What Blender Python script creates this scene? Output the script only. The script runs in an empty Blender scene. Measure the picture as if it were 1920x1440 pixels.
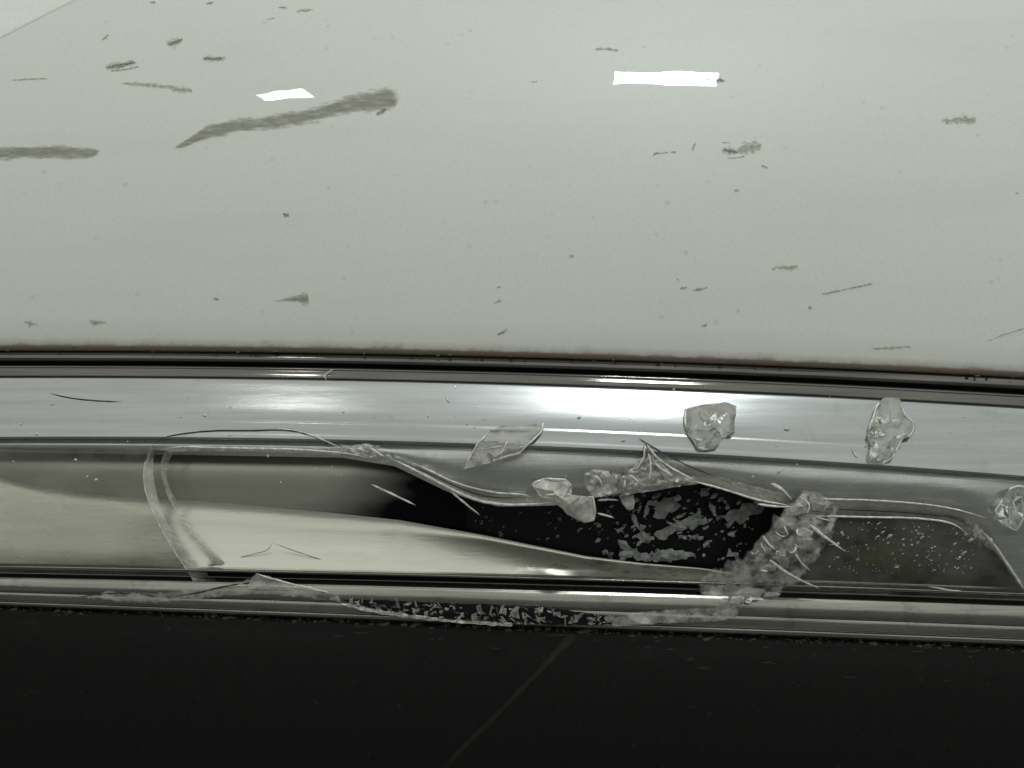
import bpy, bmesh, math, random
from mathutils import Vector, noise
from mathutils.geometry import delaunay_2d_cdt
random.seed(7)
S = bpy.context.scene
COL = S.collection
rad = math.radians

# ------------------------------------------------------------------ camera
D = 0.42; TH = 0.12 / 0.42                # camera distance, half-width tangent
cd = bpy.data.cameras.new('camera'); cam = bpy.data.objects.new('camera', cd); COL.objects.link(cam)
cam.location = (0, -D, 0); cam.rotation_euler = (rad(90), 0, 0)
cd.sensor_width = 36; cd.lens = 18 / TH; cd.clip_start = 0.01; cd.clip_end = 50
S.camera = cam
# ------------------------------------------------------------------ light
w = bpy.data.worlds.new('World'); S.world = w; w.use_nodes = True
bg = w.node_tree.nodes['Background']; bg.inputs[0].default_value = (0.97, 1.0, 0.95, 1); bg.inputs[1].default_value = 0.15
def area_lamp(name, loc, sx, sy, power, col, turn=0.0):      # area lamps facing straight down
    l = bpy.data.lights.new(name, 'AREA'); l.shape = 'RECTANGLE'; l.size = sx; l.size_y = sy; l.energy = power; l.color = col
    o = bpy.data.objects.new(name, l); COL.objects.link(o); o.location = loc; o.rotation_euler = (0, 0, turn)
    return o
area_lamp('overhead_fill', (1.3, -4.2, 2.5), 11.0, 12.0, 300, (0.985, 1.0, 0.955))  # added overhead fill, the main soft light; not a real fitting
area_lamp('ceiling_lamp', (0.305, -0.563, 1.8), 0.17, 0.075, 6.5, (0.92, 0.98, 1.0), rad(4))
area_lamp('ceiling_lamp', (-0.37, -0.722, 1.8), 0.09, 0.048, 0.34, (1.0, 1.0, 0.93), rad(17))
vs = S.view_settings; vs.view_transform = 'Standard'; vs.look = 'None'; vs.exposure = 0; vs.gamma = 1; vs.use_curve_mapping = False
S.cycles.use_denoising = True; S.cycles.max_bounces = 14; S.cycles.transparent_max_bounces = 24
S.cycles.transmission_bounces = 12; S.cycles.glossy_bounces = 6; S.cycles.sample_clamp_indirect = 6

# ------------------------------------------------------------------ helpers
def U(px, py, y):
    s = TH * (D + y) / 960.0
    return Vector(((px - 960) * s, y, (720 - py) * s))
def lerp(a, b, t): return a + (b - a) * t
def smooth(a, b, x):
    t = max(0.0, min(1.0, (x - a) / (b - a))); return t * t * (3 - 2 * t)
KEY = [(-400, (-412, -400, -362)), (640, (628, 640, 678)), (667, (655, 667, 705)), (845, (830, 845, 905)), (1092, (1072, 1092, 1122)), (1178, (1140, 1178, 1216)), (1700, (1662, 1700, 1738))]
def kq(c, px):
    u = (px - 960) / 960.0
    return c[1] + (c[2] - c[0]) / 2 * u + ((c[0] + c[2]) / 2 - c[1]) * u * u
def W(px, q):                                # row q (its height at mid picture) -> height at column px
    for i in range(len(KEY) - 1):
        if q <= KEY[i + 1][0] or i == len(KEY) - 2:
            t = (q - KEY[i][0]) / (KEY[i + 1][0] - KEY[i][0])
            return lerp(kq(KEY[i][1], px), kq(KEY[i + 1][1], px), t)
def Winv(px, py):
    for i in range(len(KEY) - 1):
        a, b = kq(KEY[i][1], px), kq(KEY[i + 1][1], px)
        if py <= b or i == len(KEY) - 2:
            return lerp(KEY[i][0], KEY[i + 1][0], (py - a) / (b - a))
def bulge(px):
    u = (px - 960) / 960.0
    return 0.006 * u * u
def interp(tab, q):
    if q <= tab[0][0]: return tab[0][1]
    for (a, ya), (b, yb) in zip(tab, tab[1:]):
        if q <= b: return lerp(ya, yb, (q - a) / (b - a))
    return tab[-1][1]
def catmull(tab, n):
    out = []
    for i in range(len(tab) - 1):
        p0 = tab[max(i - 1, 0)]; p1 = tab[i]; p2 = tab[i + 1]; p3 = tab[min(i + 2, len(tab) - 1)]
        for j in range(n):
            t = j / n
            m1 = (p2[1] - p0[1]) / (p2[0] - p0[0]) * (p2[0] - p1[0]); m2 = (p3[1] - p1[1]) / (p3[0] - p1[0]) * (p2[0] - p1[0])
            h = (2*t**3 - 3*t*t + 1) * p1[1] + (t**3 - 2*t*t + t) * m1 + (-2*t**3 + 3*t*t) * p2[1] + (t**3 - t*t) * m2
            out.append((lerp(p1[0], p2[0], t), h))
    out.append(tab[-1]); return out
def link(name, verts, faces, mat, parent=None, sm=True, attr=None, uv=None):
    me = bpy.data.meshes.new(name); me.from_pydata([tuple(v) for v in verts], [], faces); me.update()
    bm = bmesh.new(); bm.from_mesh(me); bmesh.ops.recalc_face_normals(bm, faces=bm.faces); bm.to_mesh(me); bm.free()
    if sm: me.polygons.foreach_set('use_smooth', [True] * len(me.polygons))
    if attr:
        a = me.attributes.new('fade', 'FLOAT', 'POINT'); a.data.foreach_set('value', attr)
    if uv:
        l = me.uv_layers.new(name='UVMap')
        for lp in me.loops: l.data[lp.index].uv = uv[lp.vertex_index]
    o = bpy.data.objects.new(name, me); COL.objects.link(o)
    if mat: me.materials.append(mat)
    o.parent = parent; return o
def flip_to_camera(o):
    me = o.data; s = sum(p.normal.y * p.area for p in me.polygons)
    if s > 0: me.flip_normals()
def grid(rows, mat, name, parent=None, **k):  # rows of Vectors
    n = len(rows[0]); V = [v for r in rows for v in r]
    F = [(i*n + j, i*n + j + 1, (i+1)*n + j + 1, (i+1)*n + j) for i in range(len(rows) - 1) for j in range(n - 1)]
    o = link(name, V, F, mat, parent, **k); flip_to_camera(o); return o
def empty(name, loc, label, cat, group=None):
    o = bpy.data.objects.new(name, None); COL.objects.link(o); o.location = (0, 0, 0); o.empty_display_size = 0.01
    tag(o, label, cat, group); return o
def tag(o, label, cat, group=None):
    o['label'] = label; o['category'] = cat
    if group: o['group'] = group
COLS = [-330 + 12 * i for i in range(216)]

# ------------------------------------------------------------------ materials
def mat(name):
    m = bpy.data.materials.new(name); m.use_nodes = True; nt = m.node_tree
    return m, nt, nt.nodes['Principled BSDF'], nt.nodes['Material Output']
def N(nt, typ, **k):
    n = nt.nodes.new(typ)
    for a, b in k.items(): setattr(n, a, b)
    return n
def L(nt, a, b): nt.links.new(a, b)
def texco(nt, scale=(1, 1, 1), src='Object'):
    t = N(nt, 'ShaderNodeTexCoord'); mp = N(nt, 'ShaderNodeMapping'); mp.inputs['Scale'].default_value = scale
    L(nt, t.outputs[src], mp.inputs[0]); return mp.outputs[0]
def noi(nt, vec, scale, detail=4, rough=0.55):
    n = N(nt, 'ShaderNodeTexNoise'); n.inputs['Scale'].default_value = scale; n.inputs['Detail'].default_value = detail; n.inputs['Roughness'].default_value = rough
    L(nt, vec, n.inputs['Vector']); return n.outputs['Fac']
def ramp(nt, fac, stops):
    r = N(nt, 'ShaderNodeValToRGB'); e = r.color_ramp.elements
    while len(e) < len(stops): e.new(0.5)
    for el, (p, c) in zip(e, stops):
        el.position = p; el.color = (c, c, c, 1) if isinstance(c, (int, float)) else (*c, 1)
    L(nt, fac, r.inputs[0]); return r.outputs[0]
def mixc(nt, fac, a, b):
    m = N(nt, 'ShaderNodeMix', data_type='RGBA')
    for i, v in ((0, fac), (6, a), (7, b)):
        if hasattr(v, 'links'): L(nt, v, m.inputs[i])
        else: m.inputs[i].default_value = v if i == 0 else (*v, 1)
    return m.outputs[2]
def mth(nt, op, a, b=0.0):
    m = N(nt, 'ShaderNodeMath', operation=op); m.use_clamp = True
    for i, v in ((0, a), (1, b)):
        if hasattr(v, 'links'): L(nt, v, m.inputs[i])
        else: m.inputs[i].default_value = v
    return m.outputs[0]
def bump(nt, h, strength, dist):
    b = N(nt, 'ShaderNodeBump'); b.inputs['Strength'].default_value = strength; b.inputs['Distance'].default_value = dist
    L(nt, h, b.inputs['Height']); return b.outputs[0]

def make_paint(name='off_white_car_paint', g_=1.0):
    m, nt, b, o = mat(name)
    v = texco(nt)
    base = mixc(nt, noi(nt, v, 9, 3), tuple(c * g_ for c in (0.61, 0.645, 0.58)), tuple(c * g_ for c in (0.665, 0.695, 0.635)))
    # small dirt specks
    vo = N(nt, 'ShaderNodeTexVoronoi'); vo.inputs['Scale'].default_value = 240; L(nt, v, vo.inputs['Vector'])
    sp = ramp(nt, vo.outputs['Distance'], [(0.0, 1.0), (0.12, 0.6), (0.2, 0.0)])
    gate = ramp(nt, noi(nt, v, 95, 2), [(0.56, 0.0), (0.66, 1.0)])
    base = mixc(nt, mth(nt, 'MULTIPLY', mth(nt, 'MULTIPLY', sp, gate), 0.3), base, (0.16, 0.15, 0.10))
    fine = noi(nt, v, 2600, 2)
    base = mixc(nt, ramp(nt, fine, [(0.25, 0.45), (0.55, 0.0)]), base, (0.47, 0.48, 0.42))
    # smeared film
    sm = ramp(nt, noi(nt, texco(nt, (6, 14, 40)), 1.4, 5), [(0.5, 0.0), (0.75, 0.22)])
    base = mixc(nt, sm, base, (0.44, 0.45, 0.37))
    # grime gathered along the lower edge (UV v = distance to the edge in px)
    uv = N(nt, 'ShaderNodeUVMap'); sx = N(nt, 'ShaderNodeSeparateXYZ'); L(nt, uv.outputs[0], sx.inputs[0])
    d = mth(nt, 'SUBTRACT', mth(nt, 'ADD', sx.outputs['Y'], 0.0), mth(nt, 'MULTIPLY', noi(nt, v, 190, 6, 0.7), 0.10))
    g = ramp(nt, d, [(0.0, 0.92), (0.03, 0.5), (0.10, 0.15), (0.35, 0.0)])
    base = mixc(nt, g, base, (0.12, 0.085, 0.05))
    L(nt, base, b.inputs['Base Color'])
    b.inputs['Roughness'].default_value = 0.42; b.inputs['Coat Weight'].default_value = 1; b.inputs['Coat Roughness'].default_value = 0.012
    L(nt, bump(nt, noi(nt, v, 60, 2), 0.06, 0.0008), b.inputs['Coat Normal'])
    return m
def make_chrome(name, c0, c1, r0, r1, metallic=0.92, streak=(3, 1, 90), coat=1.0, dirt=0.3, bs=0.10):
    m, nt, b, o = mat(name)
    v = texco(nt); s = noi(nt, texco(nt, streak), 6, 6, 0.65)
    base = mixc(nt, ramp(nt, s, [(0.3, 0.0), (0.7, 1.0)]), c0, c1)  # light and dark streaks paint reflections into the metal colour
    dn = ramp(nt, noi(nt, v, 130, 7, 0.75), [(0.56, 0.0), (0.74, dirt)])
    base = mixc(nt, dn, base, (0.09, 0.085, 0.065))
    L(nt, base, b.inputs['Base Color']); b.inputs['Metallic'].default_value = metallic
    rr = N(nt, 'ShaderNodeMapRange'); rr.inputs[3].default_value = r0; rr.inputs[4].default_value = r1
    L(nt, noi(nt, texco(nt, (8, 2, 60)), 5, 4), rr.inputs[0]); L(nt, rr.outputs[0], b.inputs['Roughness'])
    b.inputs['Coat Weight'].default_value = coat; b.inputs['Coat Roughness'].default_value = 0.03
    L(nt, bump(nt, noi(nt, texco(nt, (14, 4, 120)), 8, 5, 0.7), bs, 0.0004), b.inputs['Normal'])
    return m
def make_plain(name, c, rough, spec=0.5, metal=0.0, nz=None, dust=0.0):
    m, nt, b, o = mat(name); v = texco(nt)
    base = mixc(nt, noi(nt, v, nz or 120, 5, 0.7), tuple(x * 0.7 for x in c), tuple(x * 1.25 for x in c))
    if dust:
        dd = ramp(nt, noi(nt, v, 620, 4, 0.8), [(0.62, 0.0), (0.74, dust)])
        base = mixc(nt, dd, base, (0.22, 0.22, 0.18))
    L(nt, base, b.inputs['Base Color'])
    b.inputs['Roughness'].default_value = rough; b.inputs['Specular IOR Level'].default_value = spec; b.inputs['Metallic'].default_value = metal
    L(nt, bump(nt, noi(nt, v, 900, 3), 0.25, 0.0001), b.inputs['Normal'])
    return m
def make_clear():
    m, nt, b, o = mat('clear_lens_plastic'); nt.nodes.remove(b)
    v = texco(nt)
    fr = N(nt, 'ShaderNodeFresnel'); fr.inputs[0].default_value = 1.3
    gl = N(nt, 'ShaderNodeBsdfGlossy'); gl.inputs['Roughness'].default_value = 0.03
    tr = N(nt, 'ShaderNodeBsdfTransparent'); tr.inputs[0].default_value = (0.985, 0.985, 0.975, 1)
    df = N(nt, 'ShaderNodeBsdfDiffuse'); df.inputs[0].default_value = (0.62, 0.62, 0.54, 1)
    m1 = N(nt, 'ShaderNodeMixShader'); m2 = N(nt, 'ShaderNodeMixShader')
    hz = ramp(nt, noi(nt, texco(nt, (5, 3, 9)), 14, 7, 0.75), [(0.35, 0.02), (0.75, 0.16)])
    L(nt, hz, m1.inputs[0]); L(nt, tr.outputs[0], m1.inputs[1]); L(nt, df.outputs[0], m1.inputs[2])
    L(nt, fr.outputs[0], m2.inputs[0]); L(nt, m1.outputs[0], m2.inputs[1]); L(nt, gl.outputs[0], m2.inputs[2])
    L(nt, m2.outputs[0], o.inputs[0]); return m
def make_frost(name, col, opac, rough=0.07, scale=260, con=0.14, fres=0.28):
    m, nt, b, o = mat(name); v = texco(nt); nt.nodes.remove(b)
    nb = bump(nt, noi(nt, v, scale * 1.5, 3, 0.6), 0.35, 0.0008)
    df = N(nt, 'ShaderNodeBsdfDiffuse'); df.inputs[0].default_value = (*col, 1); L(nt, nb, df.inputs['Normal'])
    gl = N(nt, 'ShaderNodeBsdfGlossy'); gl.inputs['Roughness'].default_value = rough; L(nt, nb, gl.inputs['Normal'])
    lw = N(nt, 'ShaderNodeLayerWeight'); lw.inputs[0].default_value = fres; L(nt, nb, lw.inputs['Normal'])
    tr = N(nt, 'ShaderNodeBsdfTransparent'); tr.inputs[0].default_value = (0.93, 0.935, 0.91, 1)
    fa = N(nt, 'ShaderNodeAttribute', attribute_name='fade')
    f = ramp(nt, noi(nt, v, scale * 1.7, 4, 0.65), [(0.5 - con, max(0.03, opac - 0.4)), (0.5 + con, min(1, opac + 0.35))])
    m1 = N(nt, 'ShaderNodeMixShader'); L(nt, f, m1.inputs[0]); L(nt, tr.outputs[0], m1.inputs[1]); L(nt, df.outputs[0], m1.inputs[2])
    m2 = N(nt, 'ShaderNodeMixShader'); L(nt, lw.outputs['Fresnel'], m2.inputs[0]); L(nt, m1.outputs[0], m2.inputs[1]); L(nt, gl.outputs[0], m2.inputs[2])
    t2 = N(nt, 'ShaderNodeBsdfTransparent'); m3 = N(nt, 'ShaderNodeMixShader'); L(nt, ramp(nt, fa.outputs['Fac'], [(0.0, 0.0), (0.35, 1.0)]), m3.inputs[0]); L(nt, t2.outputs[0], m3.inputs[1]); L(nt, m2.outputs[0], m3.inputs[2])
    L(nt, m3.outputs[0], o.inputs[0]); return m
def make_glass(name, white, rough=0.04):
    m, nt, b, o = mat(name); v = texco(nt)
    b.inputs['Base Color'].default_value = (0.97, 0.98, 0.95, 1); b.inputs['Transmission Weight'].default_value = 1; b.inputs['IOR'].default_value = 1.49; b.inputs['Roughness'].default_value = rough
    L(nt, bump(nt, noi(nt, v, 220, 3, 0.5), 0.22, 0.0006), b.inputs['Normal'])
    df = N(nt, 'ShaderNodeBsdfDiffuse'); df.inputs[0].default_value = (0.8, 0.8, 0.72, 1)
    mx = N(nt, 'ShaderNodeMixShader'); f = ramp(nt, noi(nt, v, 240, 6, 0.7), [(0.35, white * 0.4), (0.68, min(1, white * 1.7))])
    L(nt, f, mx.inputs[0]); L(nt, b.outputs[0], mx.inputs[1]); L(nt, df.outputs[0], mx.inputs[2]); L(nt, mx.outputs[0], o.inputs[0]); return m
def make_smear(name, col, dens, streak=(40, 20, 160), rag=2.2):
    m, nt, b, o = mat(name); v = texco(nt)
    L(nt, mixc(nt, noi(nt, v, 300, 4), tuple(c * 0.75 for c in col), tuple(c * 1.15 for c in col)), b.inputs['Base Color'])
    b.inputs['Roughness'].default_value = 0.6; b.inputs['Specular IOR Level'].default_value = 0.2
    tr = N(nt, 'ShaderNodeBsdfTransparent'); mx = N(nt, 'ShaderNodeMixShader'); fa = N(nt, 'ShaderNodeAttribute', attribute_name='fade')
    n1 = noi(nt, texco(nt, streak), 7, 6, 0.7)
    n2 = N(nt, 'ShaderNodeMath', operation='MULTIPLY_ADD'); L(nt, n1, n2.inputs[0]); n2.inputs[1].default_value = -rag; n2.inputs[2].default_value = rag * 0.5
    n3 = N(nt, 'ShaderNodeMath', operation='MULTIPLY_ADD'); L(nt, fa.outputs['Fac'], n3.inputs[0]); n3.inputs[1].default_value = 1.25; L(nt, n2.outputs[0], n3.inputs[2])
    n4 = mth(nt, 'SUBTRACT', n3.outputs[0], 0.3)
    f = mth(nt, 'MULTIPLY', ramp(nt, n4, [(0.0, 0.0), (0.45, 0.62), (1.0, 1.0)]), dens)
    L(nt, f, mx.inputs[0]); L(nt, tr.outputs[0], mx.inputs[1]); L(nt, b.outputs[0], mx.inputs[2]); L(nt, mx.outputs[0], o.inputs[0]); return m

PAINT = make_paint(); PAINT_LIT = make_paint('lit_car_paint', 1.16)  # second is the same paint, the corner's extra light put into its colour
LEDGE = make_chrome('hazy_silver_chrome', (0.31, 0.325, 0.32), (0.39, 0.41, 0.405), 0.15, 0.21, dirt=0.2, coat=0.0, bs=0.04)
RIM = make_chrome('dark_glossy_rim', (0.04, 0.039, 0.034), (0.14, 0.134, 0.116), 0.04, 0.09, metallic=0.6, dirt=0.3, bs=0.02)
LOWRIM = make_chrome('grimy_silver_rim', (0.14, 0.14, 0.12), (0.30, 0.295, 0.255), 0.12, 0.35, metallic=0.85, dirt=0.8)
SHELF = make_chrome('champagne_reflector', (0.54, 0.545, 0.465), (0.64, 0.64, 0.55), 0.2, 0.34, metallic=0.7, coat=0.3, dirt=0.12)
def make_reflection_tint(name):                       # chrome reflection painted as a tint that deepens to black along the lamp
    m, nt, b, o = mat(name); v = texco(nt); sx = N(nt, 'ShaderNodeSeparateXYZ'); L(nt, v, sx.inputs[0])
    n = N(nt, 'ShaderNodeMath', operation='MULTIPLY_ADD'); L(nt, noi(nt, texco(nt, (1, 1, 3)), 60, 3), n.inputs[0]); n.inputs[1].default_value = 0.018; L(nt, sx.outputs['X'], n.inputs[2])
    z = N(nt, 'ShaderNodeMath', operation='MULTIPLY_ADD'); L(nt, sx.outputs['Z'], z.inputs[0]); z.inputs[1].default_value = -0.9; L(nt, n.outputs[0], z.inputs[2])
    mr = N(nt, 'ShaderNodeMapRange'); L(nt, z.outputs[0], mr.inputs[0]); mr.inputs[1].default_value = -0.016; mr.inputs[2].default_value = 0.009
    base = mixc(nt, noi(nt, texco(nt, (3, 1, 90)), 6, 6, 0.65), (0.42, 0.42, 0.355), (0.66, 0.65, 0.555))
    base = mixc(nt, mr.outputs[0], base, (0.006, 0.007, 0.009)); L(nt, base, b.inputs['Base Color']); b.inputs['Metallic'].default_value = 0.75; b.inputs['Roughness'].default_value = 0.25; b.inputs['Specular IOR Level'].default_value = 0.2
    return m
SMOKE0 = make_chrome('smoked_trim', (0.17, 0.17, 0.15), (0.27, 0.27, 0.235), 0.12, 0.3, metallic=0.8, coat=0.2, dirt=0.3)
REFL_TINT = make_reflection_tint('painted_reflection')
ROLL = make_chrome('dark_silver_chrome', (0.42, 0.45, 0.45), (0.70, 0.72, 0.70), 0.2, 0.34, coat=0.0, dirt=0.25)
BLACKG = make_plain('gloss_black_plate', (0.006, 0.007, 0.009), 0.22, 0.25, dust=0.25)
RUBBER = make_plain('black_rubber', (0.008, 0.008, 0.008), 0.45, 0.3)
BUMP = make_plain('black_bumper_plastic', (0.012, 0.0135, 0.012), 0.55, 0.14, nz=300, dust=0.14)
CLEAR = make_clear()
FROST = make_frost('frosted_broken_plastic', (0.85, 0.85, 0.78), 0.34, scale=100, con=0.2)
FROSTD = make_frost('frosted_thin_or_mirrored_plastic', (0.75, 0.75, 0.68), 0.24, scale=100, con=0.2)
EDGE = make_frost('bright_broken_edge', (0.98, 0.98, 0.92), 0.9, 0.22, 420, fres=0.45)  # pale fracture edges, with their highlights put into the colour
CRUSH = make_frost('crushed_clear_plastic', (0.88, 0.88, 0.81), 0.26, 0.12, 150, 0.12, fres=0.45)
GLASS = make_glass('clear_shard_plastic', 0.05)
GLASSW = make_glass('whitened_shard_plastic', 0.2, 0.04)
GLASSF = make_glass('frosted_shard_plastic', 0.5, 0.2)
GLASSG = make_glass('matte_shard_plastic', 0.20, 0.12)
CRACK = make_plain('dark_crack', (0.03, 0.03, 0.025), 0.5)
SMEARG = make_smear('grey_rubbed_scuff', (0.275, 0.26, 0.20), 0.7, (40, 24, 200), 2.1)
SMEARD = make_smear('dark_road_grime', (0.15, 0.138, 0.095), 0.56, (190, 80, 330), 4.8)
SMEARB = make_smear('brown_grime', (0.30, 0.275, 0.19), 0.5, (130, 70, 260), 3.6)
SMEARH = make_smear('faint_smudge', (0.33, 0.31, 0.24), 0.4, (60, 30, 120), 1.2)
SCR = make_smear('pale_scratch', (0.07, 0.07, 0.058), 0.42, (60, 40, 80), 1.5)

# ------------------------------------------------------------------ white body panel
ptab = []; y = 0.0; q = 667.0
while q > -330:
    ptab.append((q, y)); t = rad(10 + 27 * min(1.2, (667 - q) / 667)); y += math.tan(t) * 8 * 0.000125 * (1 + y / D) / (1 - math.tan(t) * 0.17 * (720 - q) / 720); q -= 8
ptab.reverse()
def pdep(px, py): return interp(ptab, Winv(px, py)) + bulge(px)
panel = empty('car_body_panel', (0, 0, 0), 'large off-white painted car panel with dark scuffs filling the upper half', 'car panel')
rows = []; uv = []
roll = [(667, 0.0), (669.5, 0.0006), (671, 0.0018), (671.5, 0.006)]
for qq, yy in [(a, b) for a, b in ptab] + roll[1:]:
    rows.append([U(px, W(px, qq), yy + bulge(px)) for px in COLS]); uv += [((px + 330) / 2600, max(0.0, (668 - qq) / 160)) for px in COLS]
grid(rows, PAINT, 'panel_skin', panel, uv=uv)
def scuff(name, pts, mt, dens=None, nl=40, na=9, wob=0.25, parent=panel, dep=pdep, lift=0.00012, soft=0.5, core=1.0):
    out = []; fade = []; sd = random.random() * 50
    for i in range(nl + 1):
        t = i / nl * (len(pts) - 1); k = min(int(t), len(pts) - 2); f = t - k
        a, b = pts[k], pts[k + 1]; p = [lerp(a[j], b[j], f) for j in range(3)]
        d = Vector((b[0] - a[0], b[1] - a[1])).normalized(); n = Vector((-d.y, d.x)); r = []
        for j in range(na):
            s = j / (na - 1) * 2 - 1
            ww = p[2] * (1 + wob * noise.noise(Vector((t * 2.3, s * 0.8, sd))))
            x, yv = p[0] + n.x * s * ww, p[1] + n.y * s * ww
            r.append(U(x, yv, dep(x, yv) - lift))
            e = (1 - abs(s)) / soft
            en = min(i, nl - i) / max(1.0, nl * 0.08)
            fade.append(core * max(0.0, min(1.0, e)) * min(1.0, en) if abs(s) < 1 else 0.0)
        out.append(r)
    return grid(out, mt, name, parent, attr=fade)
scuff('scuff_mark', [(318, 283, 3), (350, 268, 9), (390, 247, 16), (440, 236, 17), (520, 228, 18), (590, 214, 19), (650, 196, 22), (700, 188, 27), (730, 184, 27), (752, 180, 24)], SMEARG, nl=90, na=13, soft=0.62, core=0.74)
scuff('scuff_mark', [(-60, 286, 17), (0, 287, 16), (60, 285, 16), (120, 284, 17), (160, 286, 15), (190, 286, 8)], SMEARG, nl=50, na=13, soft=0.62, core=0.74)
scuff('scuff_mark', [(705, 214, 3), (716, 210, 5), (724, 204, 2)], SMEARD, nl=10)
for pts, mt in [
    ([(198, 127, 4), (225, 122, 7), (256, 117, 5)], SMEARD), ([(205, 134, 2), (235, 130, 3), (262, 124, 2)], SMEARD),
    ([(314, 84, 3), (328, 79, 7), (344, 73, 3)], SMEARD), ([(280, 4, 4), (286, 4, 4), (292, 4, 2)], SMEARD), ([(386, 8, 2), (394, 6, 4), (402, 4, 2)], SMEARD),
    ([(380, 109, 3), (402, 110, 6), (424, 108, 3)], SMEARD), ([(225, 156, 3), (270, 159, 5), (320, 163, 6)], SMEARB), ([(310, 160, 4), (340, 168, 10), (362, 170, 5)], SMEARB),
    ([(555, 22, 3), (570, 19, 5), (590, 17, 3)], SMEARB), ([(522, 14, 2), (530, 14, 3), (538, 15, 2)], SMEARD), ([(500, 36, 1.5), (508, 35, 2), (516, 33, 1.5)], SMEARD),
    ([(1115, 92, 3), (1140, 92, 4), (1160, 94, 3)], SMEARB),
    ([(1305, 150, 3), (1320, 149, 5), (1345, 149, 6), (1362, 152, 2)], SMEARD),
    ([(1224, 289, 3), (1238, 287, 3), (1254, 285, 2)], SMEARD), ([(1258, 286, 2), (1263, 285, 4), (1268, 284, 2)], SMEARD), ([(1298, 283, 2), (1302, 270, 3), (1306, 269, 2)], SMEARD),
    ([(1354, 267, 2), (1360, 267, 2), (1368, 267, 1.5)], SMEARD), ([(1354, 282, 5), (1368, 282, 7), (1385, 285, 6)], SMEARD), ([(1380, 284, 6), (1400, 278, 16), (1418, 274, 15), (1428, 272, 8)], SMEARB), ([(1364, 296, 1.5), (1380, 296, 2), (1400, 292, 1.5)], SMEARD),
    ([(1762, 226, 5), (1785, 226, 8), (1808, 224, 12), (1832, 226, 12)], SMEARB), ([(1446, 506, 3), (1458, 501, 4), (1475, 502, 8), (1498, 498, 5)], SMEARB),
    ([(1269, 523, 2), (1272, 525, 3), (1275, 526, 2)], SMEARD), ([(1275, 541, 3), (1281, 540, 4), (1288, 538, 2)], SMEARD), ([(1298, 545, 2), (1308, 543, 3), (1328, 539, 2)], SMEARD),
    ([(1540, 552, 2), (1570, 546, 3), (1600, 539, 3), (1642, 531, 2)], SMEARD), ([(1516, 576, 3), (1520, 577, 5), (1524, 578, 3)], SMEARD), ([(1068, 480, 3), (1072, 480, 4), (1076, 480, 3)], SMEARD),
    ([(514, 565, 2), (535, 562, 4), (555, 560, 10), (570, 560, 18), (580, 560, 16)], SMEARG), ([(530, 400, 2), (535, 402, 6), (542, 403, 3)], SMEARD), ([(400, 561, 3), (405, 561, 5), (410, 561, 3)], SMEARD),
    ([(932, 628, 2), (942, 623, 4), (952, 617, 2)], SMEARD), ([(926, 569, 2), (934, 566, 4), (940, 563, 2)], SMEARB), ([(932, 539, 2), (936, 538, 3), (940, 537, 2)], SMEARD),
    ([(1315, 612, 3), (1322, 610, 4), (1328, 609, 2)], SMEARD), ([(1376, 356, 3), (1380, 358, 4), (1386, 358, 3)], SMEARB), ([(1426, 310, 2), (1434, 312, 4), (1440, 316, 2)], SMEARB),
    ([(1850, 640, 2), (1890, 625, 2), (1930, 612, 2)], SMEARB), ([(1630, 655, 3), (1670, 652, 4), (1710, 650, 3)], SMEARB), ([(1904, 362, 2), (1908, 363, 3), (1912, 364, 2)], SMEARD), ([(45, 604, 4), (55, 606, 7), (70, 608, 4)], SMEARB), ([(165, 600, 4), (182, 606, 7), (200, 604, 4)], SMEARB),
    ([(20, 150, 2), (60, 148, 3), (90, 147, 2)], SMEARB), ([(190, 75, 4), (198, 69, 5), (204, 66, 3)], SMEARB), ([(996, 154, 2), (1002, 153, 3), (1008, 153, 2)], SMEARB)]:
    if mt is SMEARD and max(p[2] for p in pts) >= 5 and pts[-1][0] - pts[0][0] > 20: scuff('grime_smudge', [(a - 3, b, 2.0 * c_ + 3) for a, b, c_ in pts], SMEARH, nl=16, na=9, wob=0.8, soft=1.0, core=0.7, lift=0.00008)
    scuff('grime_mark', pts, mt, nl=14, na=9, wob=0.7, soft=1.0, core=0.9)

# panel corner at upper left
corner = empty('adjoining_car_panel', (0, 0, 0), 'corner of a car panel edge with its extra light put into the paint, at the top left of the picture', 'car panel')
rows = []; uv = []
for i in range(30):
    t = i / 29; ex, ey = lerp(-330, 640, t), lerp(238, -245, t) + 6 * math.sin(t * 9) * 0.3
    r = []
    for j, (off, lf) in enumerate([(0, 0.0001), (-2.0, -0.0002), (-6, -0.00028), (-12, -0.00032), (-22, -0.00034), (-34, -0.00036), (-60, -0.0004), (-150, -0.0006), (-420, -0.0010)]):
        x, yv = ex + off * 0.45, ey + off * 0.9
        r.append(U(x, yv, pdep(x, max(yv, -320)) + lf)); uv.append((t, 0.6))
    rows.append(r)
grid(rows, PAINT_LIT, 'panel_skin', corner, uv=uv)

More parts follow.
